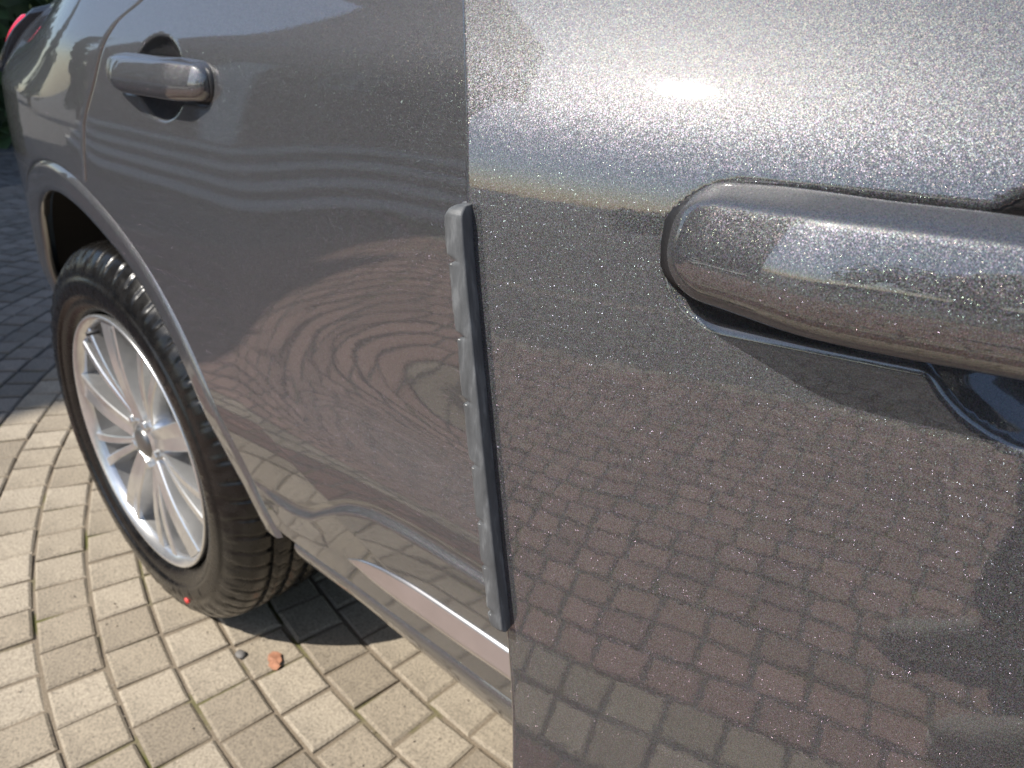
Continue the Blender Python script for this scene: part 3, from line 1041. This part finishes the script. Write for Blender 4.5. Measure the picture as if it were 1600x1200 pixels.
# ================================================================== DOOR EDGE GUARD
def edge_guard():
    gd = thing('door_edge_guard', 'worn grey rubber guard strip with small notches clipped on the open door edge', 'edge guard', (2.0, 0, 0), TH)
    z0, z1 = 0.8035, 1.0085
    notches = [0.9867, 0.9549, 0.9255, 0.8951, 0.8663, 0.8419, 0.8153]
    dep = [0.0040, 0.0038, 0.0034, 0.0028, 0.0025, 0.0022, 0.0020]
    zs = sorted(set([z0 + (z1 - z0) * i / 120 for i in range(121)] + [n + d for n in notches for d in (-0.0020, -0.0010, 0, 0.0010, 0.0020)] + [z0 + d for d in (0.0005, 0.0015, 0.003, 0.005)] + [z1 - d for d in (0.0005, 0.0015, 0.003, 0.005)]))
    vs = []
    jr = random.Random(3)
    for z in zs:
        ue = interp(UEDGE, z)
        wo_ = 0.0042 + 0.0010 * (z - z0) / (z1 - z0)       # overhang beyond the door edge
        # rounded outer corners
        for e in (z1 - z, z - z0):
            if e < 0.006: wo_ -= 0.0048 * (1 - sqrt(max(0, 1 - (1 - e / 0.006) ** 2)))
        for n_, d_ in zip(notches, dep):
            q = abs(z - n_)
            if q < 0.0020: wo_ -= d_ * (1 - q / 0.0020)
        wo_ += jr.uniform(-0.00014, 0.00014) + 0.00025 * sin(z * 210) + 0.0002 * sin(z * 77)
        y0 = surf_fd(ue - 0.006, z).y
        hh = 0.0075
        for e in (z1 - z, z - z0):
            if e < 0.004: hh -= 0.0030 * (1 - e / 0.004) ** 2
        uo, ui = ue + wo_, ue - 0.0038
        r = 0.0009
        sec = [(ui, 0.0015), (ui, -hh + r), (ui + r * 0.3, -hh + r * 0.3), (ui + r, -hh), (ui + 0.35 * (uo - ui), -hh - 0.0002), (ui + 0.7 * (uo - ui), -hh + 0.0001), (uo - r, -hh + 0.0004), (uo - r * 0.3, -hh + r * 0.3 + 0.0004), (uo, -hh + r + 0.0006), (uo, -0.0010), (uo - 0.001, 0.0003), (ue + 0.0012, 0.0006), (ue + 0.0012, 0.016), (ue - 0.006, 0.0175)]
        for u, dy in sec: vs.append(Vector((-u, y0 + dy, z)))
    m = 14
    fs = grid_faces(len(zs), m, wrap=True)
    fs.append(tuple(range(m - 1, -1, -1))); fs.append(tuple((len(zs) - 1) * m + q for q in range(m)))
    o = mesh_obj('guard_strip', vs, fs, M['rubber'], gd)
    # torn rubber burrs at the notches
    for n_ in notches:
        ue = interp(UEDGE, n_)
        bm = bmesh.new()
        bmesh.ops.create_icosphere(bm, subdivisions=1, radius=0.00048)
        for v in bm.verts: v.co = Vector((v.co.x * 1.3 + jr.uniform(-.0002, .0002), v.co.y * 0.6, v.co.z * 0.6 + jr.uniform(-.0002, .0002)))
        b = bm_obj('notch_burr', bm, M['burr'], gd)
        b.location = (-(ue + 0.0020 + 0.001 * (n_ - z0) / 0.2), surf_fd(ue - 0.006, n_).y - 0.0072, n_ - 0.0017)
M['burr'] = simple('rubber_burr', (0.42, 0.42, 0.41), 0.7)
edge_guard()

# ================================================================== SMALL THINGS ON THE PAVING
def leaf():
    out = [(-24, -3), (-17, -11), (-6, -13), (4, -10), (9, -13), (19, -7), (25, 1), (18, 8), (10, 7), (3, 12), (-8, 10), (-12, 13), (-21, 6)]
    vs = [(0, 0, 0.0045)] + [(x * 0.001, y * 0.001, 0.003 + 0.0012 * sin(q * 2.1)) for q, (x, y) in enumerate(out)]
    n = len(out)
    fs = [(0, 1 + q, 1 + (q + 1) % n) for q in range(n)]
    o = mesh_obj('fallen_leaf', vs, fs, M['dry_leaf'], smooth=False)
    sd = o.modifiers.new('thickness', 'SOLIDIFY'); sd.thickness = 0.0006
    o.location = (0.294, 0.089, 0.0015); o.rotation_euler = (0, 0, radians(-28))
    tag(o, 'small dry orange brown leaf lying on a paving joint', 'leaf')
leaf()
bm = bmesh.new()
bmesh.ops.create_icosphere(bm, subdivisions=2, radius=0.010)
for v in bm.verts: v.co = Vector((v.co.x * 1.2, v.co.y * 0.9, v.co.z * 0.55)) * random.uniform(0.92, 1.08)
pb = bm_obj('pebble', bm, M['pebble'], smooth=True)
pb.location = (0.232, 0.055, 0.002)
tag(pb, 'small dark grey pebble in a joint between two tan setts', 'pebble')

def grit():
    r = random.Random(21)
    bm = bmesh.new()
    for _ in range(260):
        x, y = r.uniform(-0.9, 0.75), r.uniform(-0.35, 0.32)
        sc = r.uniform(0.0006, 0.0021) * (1.4 if r.random() < 0.1 else 1)
        q = bmesh.ops.create_icosphere(bm, subdivisions=1, radius=sc)
        for v in q['verts']: v.co = Vector((x + v.co.x * r.uniform(0.8, 1.3), y + v.co.y * r.uniform(0.8, 1.3), 0.001 + sc * 0.4 + v.co.z * 0.7))
    o = bm_obj('grit', bm, M['grit'])
    o['kind'] = 'stuff'; o['label'] = 'loose sandy grit scattered over the tan setts'; o['category'] = 'grit'
M['grit'] = simple('sandy_grit', (0.30, 0.25, 0.19), 0.9, var=0.5, nscale=60)
grit()

# ================================================================== HOUSE, HEDGES, TREES
house = thing('brick_house', 'brick house with slate roof and pale stone steps behind the photographer', 'house', (-3.39, -3.9, 0))
HL, HD, HH = 6.9, 4.0, 8.4
def wall_with_openings(name, L, H, holes, thick, mat, parent):
    xs = sorted(set([0, L] + [h[0] for h in holes] + [h[1] for h in holes])); zs = sorted(set([0, H] + [h[2] for h in holes] + [h[3] for h in holes]))
    bm = bmesh.new()
    for a, b in zip(xs, xs[1:]):
        for c, d in zip(zs, zs[1:]):
            if any(h[0] <= a and b <= h[1] and h[2] <= c and d <= h[3] for h in holes): continue
            add_box(bm, -b, -a, -thick, 0, c, d)
    bmesh.ops.remove_doubles(bm, verts=bm.verts, dist=1e-5)
    return bm_obj(name, bm, mat, parent)
holes = [(0.9, 2.0, 1.5, 2.7), (2.9, 3.9, 0.62, 2.7), (4.8, 6.0, 1.5, 2.7), (0.9, 2.0, 4.2, 5.5), (2.9, 3.9, 4.2, 5.5), (4.8, 6.0, 4.2, 5.5)]
wall_with_openings('wall', HL, HH, holes, 0.3, M['brick'], house)
for q, h in enumerate(holes):
    if h[2] < 0.7:
        box_obj('door', -h[1] + 0.06, -h[0] - 0.06, -0.16, -0.11, h[2], h[3] - 0.06, M['white_frame'], house)
        continue
    f = box_obj('window', -h[1], -h[0], -0.18, -0.16, h[2], h[3], M['glass'], house)
    bm = bmesh.new()
    x0, x1, z0, z1 = -h[1], -h[0], h[2], h[3]
    for a, b, c, d in ((x0, x1, z0, z0 + .07), (x0, x1, z1 - .07, z1), (x0, x0 + .07, z0 + .07, z1 - .07), (x1 - .07, x1, z0 + .07, z1 - .07), ((x0 + x1) / 2 - .03, (x0 + x1) / 2 + .03, z0 + .07, z1 - .07)):
        add_box(bm, a, b, -0.155, -0.10, c, d)
    bm_obj('window_frame', bm, M['white_frame'], f)
box_obj('side_wall', -0.3, 0, -HD, -0.302, 0, HH, M['brick'], house)
box_obj('side_wall', -HL, -HL + 0.3, -HD, -0.302, 0, HH, M['brick'], house)
box_obj('back_wall', -HL + 0.302, -0.302, -HD, -HD + 0.3, 0, HH, M['brick'], house)
rv = [(-HL - .3, 0.35, HH - 0.05), (0.25, 0.35, HH - 0.05), (0.25, -HD / 2, HH + 1.5), (-HL - .3, -HD / 2, HH + 1.5), (-HL - .3, -HD - .35, HH - 0.05), (0.25, -HD - .35, HH - 0.05)]
rv2 = [(x, y, z + 0.14) for x, y, z in rv]
mesh_obj('roof', rv + rv2, [(0, 1, 2, 3), (3, 2, 5, 4), (6, 9, 8, 7), (9, 10, 11, 8), (0, 6, 7, 1), (4, 5, 11, 10), (1, 7, 8, 2), (2, 8, 11, 5), (0, 3, 9, 6), (3, 4, 10, 9)], M['roof'], house, smooth=False)
mesh_obj('gable', [(-0.15, -0.3, HH), (-0.15, -HD + .3, HH), (-0.15, -HD / 2, HH + 1.32), (-0.02, -0.3, HH), (-0.02, -HD + .3, HH), (-0.02, -HD / 2, HH + 1.32)], [(0, 1, 2), (3, 5, 4), (0, 2, 5, 3), (1, 4, 5, 2)], M['brick'], house, smooth=False)
for q in range(4):
    st_ = box_obj('step', -6.9, 2.1 - 0.25 * q, 0.004, 1.25 - 0.30 * q, 0.15 * q + (0.002 if q else -0.01), 0.15 * (q + 1) - 0.05, M['slate'], house)
    box_obj('tread', -6.92, 2.12 - 0.25 * q, 0.004, 1.27 - 0.30 * q, 0.15 * (q + 1) - 0.049, 0.15 * (q + 1), M['stone'], st_, 0.008)

def leaf_cloud(name, n, shape, size, mat, parent, seed, kind=None):
    r = random.Random(seed)
    vs, fs = [], []
    for _ in range(n):
        c = shape(r)
        a = Vector((r.gauss(0, 1), r.gauss(0, 1), r.gauss(0, 1))).normalized()
        b = a.cross(Vector((r.gauss(0, 1), r.gauss(0, 1), r.gauss(0, 1)))).normalized()
        s = size * r.uniform(0.6, 1.4)
        k = len(vs)
        vs += [c - a * s, c + b * s * 0.5, c + a * s, c - b * s * 0.5]
        fs.append((k, k + 1, k + 2, k + 3))
    return mesh_obj(name, vs, fs, mat, parent, smooth=False, kind=kind)
def hedge(label, x0, x1, y0, y1, h, seed, n):
    t = thing('hedge', label, 'hedge', ((x0 + x1) / 2, (y0 + y1) / 2, 0), 0, 'clipped hedges around the yard')
    dx, dy = (x1 - x0) / 2, (y1 - y0) / 2
    def sh(r):
        return Vector((r.uniform(-dx, dx), r.uniform(-dy, dy), r.uniform(0.02, h * (0.93 + 0.07 * sin(r.random() * 9)))))
    leaf_cloud('foliage', n, sh, 0.10, M['leaf_dark'], t, seed)
    cx_, cy_ = (0.97, 0.5) if dx > dy else (0.5, 0.97)
    box_obj('core', -dx * cx_, dx * cx_, -dy * cy_, dy * cy_, 0, h * 0.85, M['leaf_dark'], t)
hedge('dark green clipped hedge far behind the car', -7.6, -6.4, 0.2, 9, 1.9, 1, 9000)
hedge('long low hedge beyond the sunny side of the yard', -1, 16, -15, -13.8, 1.1, 2, 9000)
def tree(label, x, y, h, w, seed, conifer, n=2600):
    t = thing('tree', label, 'tree', (x, y, 0), 0, 'trees standing around the yard')
    r = random.Random(seed)
    vs, m = [], 10
    for i in range(8):
        q = i / 7
        for j in range(m):
            a = 2 * pi * j / m
            R = w * 0.09 * (1 - 0.85 * q) + 0.02
            vs.append((R * cos(a) + 0.1 * sin(q * 3), R * sin(a), h * 0.9 * q))
    mesh_obj('trunk', vs, grid_faces(8, m, wrap=True), M['bark'], t)
    lobes = [(r.uniform(-.5, .5) * w, r.uniform(-.5, .5) * w, h * r.uniform(.45, .85), w * r.uniform(.25, .45)) for _ in range(11)]
    def sh(rr):
        if conifer:
            q = rr.random() ** 0.7
            z = h * (0.08 + 0.92 * q)
            R = w * 0.5 * (1 - q) ** 0.9 * sqrt(rr.random()) * (1 + 0.25 * sin(q * 40))
            a = rr.random() * 2 * pi
            return Vector((R * cos(a), R * sin(a), z))
        l = lobes[rr.randrange(11)]
        d = Vector((rr.gauss(0, 1), rr.gauss(0, 1), rr.gauss(0, 1))).normalized() * l[3] * rr.random() ** 0.4
        return Vector((l[0], l[1], l[2])) + d
    leaf_cloud('crown', n, sh, 0.20, M['leaf_dark'] if conifer else M['leaf_mid'], t, seed)
tree('tall narrow dark conifer standing behind the hedge', -17.5, -1.2, 6.5, 2.4, 5, True)
tree('shorter pointed conifer beside the tall one', -17.0, -5.6, 5.2, 2.2, 6, True)
tree('broad leafy tree beyond the low hedge', 6.5, -19, 7.5, 6.0, 7, False)
tree('smaller round tree at the end of the low hedge', 14.5, -17, 5.0, 4.4, 8, False)

# ================================================================== PHOTOGRAPHER (stands beside the car, seen only mirrored in the paint)
M['denim'] = simple('dark_denim', (0.022, 0.025, 0.034), 0.85, var=0.25, nscale=40)
M['jacket'] = simple('dark_jacket', (0.03, 0.032, 0.036), 0.75, var=0.2, nscale=25)
M['skin'] = simple('skin', (0.52, 0.33, 0.25), 0.5, var=0.08, nscale=20)
M['hair'] = simple('brown_hair', (0.05, 0.032, 0.02), 0.6, var=0.3, nscale=60)
M['shoe'] = simple('grey_suede_shoe', (0.20, 0.175, 0.15), 0.7, var=0.15, nscale=30)
M['sole'] = simple('pale_rubber_sole', (0.55, 0.50, 0.44), 0.6)
M['eye'] = simple('eye_white', (0.7, 0.7, 0.68), 0.2)
M['lip'] = simple('lips', (0.42, 0.20, 0.17), 0.5)

def skin_mesh(name, joints, bones, mat, parent, root=0, lv=2):
    me = bpy.data.meshes.new(name)
    me.from_pydata([j[0] for j in joints], bones, [])
    o = bpy.data.objects.new(name, me); COL.objects.link(o)
    if parent is not None: o.parent = parent
    m = o.modifiers.new('skin', 'SKIN')
    m.use_smooth_shade = True
    if not me.skin_vertices: me.attributes  # layer is made with the modifier
    sv = me.skin_vertices[0].data
    for i, j in enumerate(joints):
        r = j[1]
        sv[i].radius = (r, r) if not isinstance(r, tuple) else r
        sv[i].use_root = (i == root)
    sd = o.modifiers.new('smooth', 'SUBSURF'); sd.levels = lv; sd.render_levels = lv
    me.materials.append(mat)
    return o
def photographer():
    p = thing('person', 'person in dark jacket and jeans standing beside the car holding a phone', 'person', (1.79, -1.20, 0))
    # joints are local to the empty; the person faces the open door (towards -X, +Y)
    f = Vector((-0.55, 0.83, 0)).normalized(); l = Vector((-f.y, f.x, 0))       # l = the person's left
    def Q(a, b, z): 
        v = f * a + l * b
        return (v.x, v.y, z)
    head = Q(0.10, 0, 1.58)
    footL, footR = Vector((0.02, 0.17, 0.09)), Vector((-0.02, -0.10, 0.09))
    hipL, hipR = Q(0, 0.09, 0.92), Q(0, -0.09, 0.92)
    kneeL, kneeR = tuple((Vector(hipL) + footL) / 2 + f * 0.05), tuple((Vector(hipR) + footR) / 2 + f * 0.05)
    shL, shR = Q(0.05, 0.18, 1.38), Q(0.05, -0.18, 1.38)
    elL, elR = Q(0.12, 0.25, 1.12), Q(0.12, -0.25, 1.12)
    wrL, wrR = Q(0.36, 0.085, 1.17), Q(0.36, -0.085, 1.17)
    J = [(Q(0, 0, 0.95), 0.12), (Q(0.01, 0, 1.10), 0.115), (Q(0.03, 0, 1.27), 0.125), (Q(0.05, 0, 1.40), 0.085), (Q(0.07, 0, 1.47), 0.055), (Q(0.09, 0, 1.55), 0.06)]
    B = [(0, 1), (1, 2), (2, 3), (3, 4), (4, 5)]
    def add(pt, r, par):
        J.append((tuple(pt), r)); B.append((par, len(J) - 1)); return len(J) - 1
    for hip, kn, ft in ((hipL, kneeL, footL), (hipR, kneeR, footR)):
        h = add(hip, 0.088, 0); k_ = add(kn, 0.056, h); add(ft, 0.040, k_)
    for sgn, sh, el, wr in ((1, shL, elL, wrL), (-1, shR, elR, wrR)):
        s_ = add(sh, 0.058, 3); e_ = add(el, 0.042, s_); w_ = add(wr, 0.028, e_)
        pm = add(Vector(wr) + f * 0.05 + l * (-sgn * 0.012), (0.036, 0.018), w_)
        base = Vector(wr) + f * 0.085 - l * sgn * 0.015
        for q in range(4):
            z = 0.030 - 0.020 * q
            L = (0.040, 0.045, 0.042, 0.032)[q]
            a = add(base + Vector((0, 0, z)), 0.0095, pm)
            b = add(base + Vector((0, 0, z)) + f * L - l * sgn * 0.010, 0.0085, a)
            add(base + Vector((0, 0, z)) + f * (L + 0.012) - l * sgn * 0.032, 0.007, b)
        t0 = add(Vector(wr) + f * 0.035 + Vector((0, 0, 0.030)) - l * sgn * 0.015, 0.011, w_)
        add(Vector(wr) + f * 0.055 + Vector((0, 0, 0.055)) - l * sgn * 0.04, 0.009, t0)
    skin_mesh('body', J, B, M['skin'], p)
    # clothes follow the body
    TJ = [(Q(0, 0, 0.96), 0.135)]; TB = []
    for hip, kn, ft in ((hipL, kneeL, footL), (hipR, kneeR, footR)):
        n0 = len(TJ)
        TJ += [(hip, 0.105), (kn, 0.078), (tuple(Vector(ft) + Vector((0, 0, 0.02))), 0.068)]
        TB += [(0, n0), (n0, n0 + 1), (n0 + 1, n0 + 2)]
    skin_mesh('trousers', TJ, TB, M['denim'], p)
    KJ = [(Q(0, 0, 0.93), 0.15), (Q(0.01, 0, 1.10), 0.14), (Q(0.03, 0, 1.27), 0.15), (Q(0.05, 0, 1.40), 0.10), (Q(0.065, 0, 1.445), 0.07)]
    KB = [(0, 1), (1, 2), (2, 3), (3, 4)]
    for sh, el, wr in ((shL, elL, wrL), (shR, elR, wrR)):
        n0 = len(KJ)
        KJ += [(sh, 0.075), (el, 0.058), (tuple(Vector(wr) * 0.92 + Vector(el) * 0.08), 0.042)]
        KB += [(3, n0), (n0, n0 + 1), (n0 + 1, n0 + 2)]
    skin_mesh('jacket', KJ, KB, M['jacket'], p)
    # head
    bm = bmesh.new()
    bmesh.ops.create_uvsphere(bm, u_segments=32, v_segments=24, radius=1)
    for v in bm.verts:
        x, y, z = v.co            # x forward, y left, z up
        w = 1 - 0.25 * max(0, -z) ** 1.5
        X = 0.098 * x * (1 - 0.12 * max(0, -z)); Y = 0.076 * y * w; Z = 0.118 * z
        if x > 0.75 and abs(y) < 0.22 and -0.35 < z < 0.12: X += 0.022 * (1 - abs(y) / 0.22) * (1 - abs(z + 0.18) / 0.36)
        if x > 0.6 and 0.05 < z < 0.22 and 0.2 < abs(y) < 0.55: X -= 0.008
        if x > 0.6 and z < -0.6: X += 0.010
        v.co = Vector((X, Y, Z))
    hd = bm_obj('head', bm, M['skin'], p, smooth=True)
    ang = atan2(f.y, f.x)
    hd.location = Q(0.10, 0, 1.625); hd.rotation_euler = (0, 0.25, ang)
    bm = bmesh.new()
    bmesh.ops.create_uvsphere(bm, u_segments=28, v_segments=20, radius=1)
    bmesh.ops.delete(bm, geom=[v for v in bm.verts if v.co.z < -0.45 or (v.co.x > 0.45 and v.co.z < 0.55)], context='VERTS')
    for v in bm.verts: v.co = Vector((v.co.x * 0.108 - 0.004, v.co.y * 0.086, v.co.z * 0.128 + 0.006))
    bm_obj('hair', bm, M['hair'], hd, smooth=True)
    for sgn in (-1, 1):
        for nm, r, loc, m in (('eye', 0.012, (0.086, sgn * 0.032, 0.012), M['eye']), ('iris', 0.0060, (0.0945, sgn * 0.032, 0.012), M['hair'])):
            bm = bmesh.new(); bmesh.ops.create_uvsphere(bm, u_segments=12, v_segments=8, radius=r)
            bm_obj(nm, bm, m, hd, smooth=True).location = loc
        bm = bmesh.new(); bmesh.ops.create_uvsphere(bm, u_segments=12, v_segments=8, radius=1)
        for v in bm.verts: v.co = Vector((v.co.x * 0.018, v.co.y * 0.007, v.co.z * 0.031))
        bm_obj('ear', bm, M['skin'], hd, smooth=True).location = (-0.005, sgn * 0.078, -0.005)
    bm = bmesh.new(); bmesh.ops.create_uvsphere(bm, u_segments=14, v_segments=8, radius=1)
    for v in bm.verts: v.co = Vector((v.co.x * 0.008, v.co.y * 0.024, v.co.z * 0.007))
    bm_obj('mouth', bm, M['lip'], hd, smooth=True).location = (0.090, 0, -0.062)
    # shoes
    for ft in (footL, footR):
        st = [(-0.085, 0.030, 0.075), (-0.06, 0.037, 0.085), (0.0, 0.038, 0.085), (0.06, 0.042, 0.068), (0.11, 0.047, 0.052), (0.155, 0.044, 0.042), (0.185, 0.030, 0.034), (0.197, 0.012, 0.026)]
        vs = []; m = 16
        for x, w, h in st:
            for j in range(m):
                a = 2 * pi * j / m
                vs.append((x, w * (abs(cos(a)) ** 0.8) * (1 if cos(a) > 0 else -1), 0.022 + (h - 0.0) * max(0, sin(a)) if sin(a) > 0 else 0.022))
        fs = grid_faces(len(st), m, wrap=True) + [tuple(range(m - 1, -1, -1)), tuple((len(st) - 1) * m + q for q in range(m))]
        sh = mesh_obj('shoe', vs, fs, M['shoe'], p)
        sh.location = (ft.x, ft.y, 0.002); sh.rotation_euler = (0, 0, radians(168))
        vs = []
        for zz in (0.0, 0.0225):
            for k in range(28):
                a = 2 * pi * k / 28
                vs.append((0.055 + 0.148 * cos(a), (0.044 + 0.008 * cos(a)) * sin(a), zz))
        mesh_obj('sole', vs, grid_faces(2, 28, wrap=True) + [tuple(range(27, -1, -1)), tuple(range(28, 56))], M['sole'], sh)
    return p, Q
person, PQ = photographer()
ph = thing('phone', 'black phone held upright in the hands of the standing person', 'phone', (1.79 + PQ(0.475, 0, 1.18)[0], -1.20 + PQ(0.475, 0, 1.18)[1], 1.18), atan2(0.83, -0.55))
box_obj('case', -0.004, 0.004, -0.075, 0.075, -0.036, 0.036, M['gloss_black'], ph, 0.003)
bm = bmesh.new(); add_box(bm, -0.0052, -0.0042, -0.070, 0.070, -0.032, 0.032); bm_obj('screen', bm, M['glass'], ph)
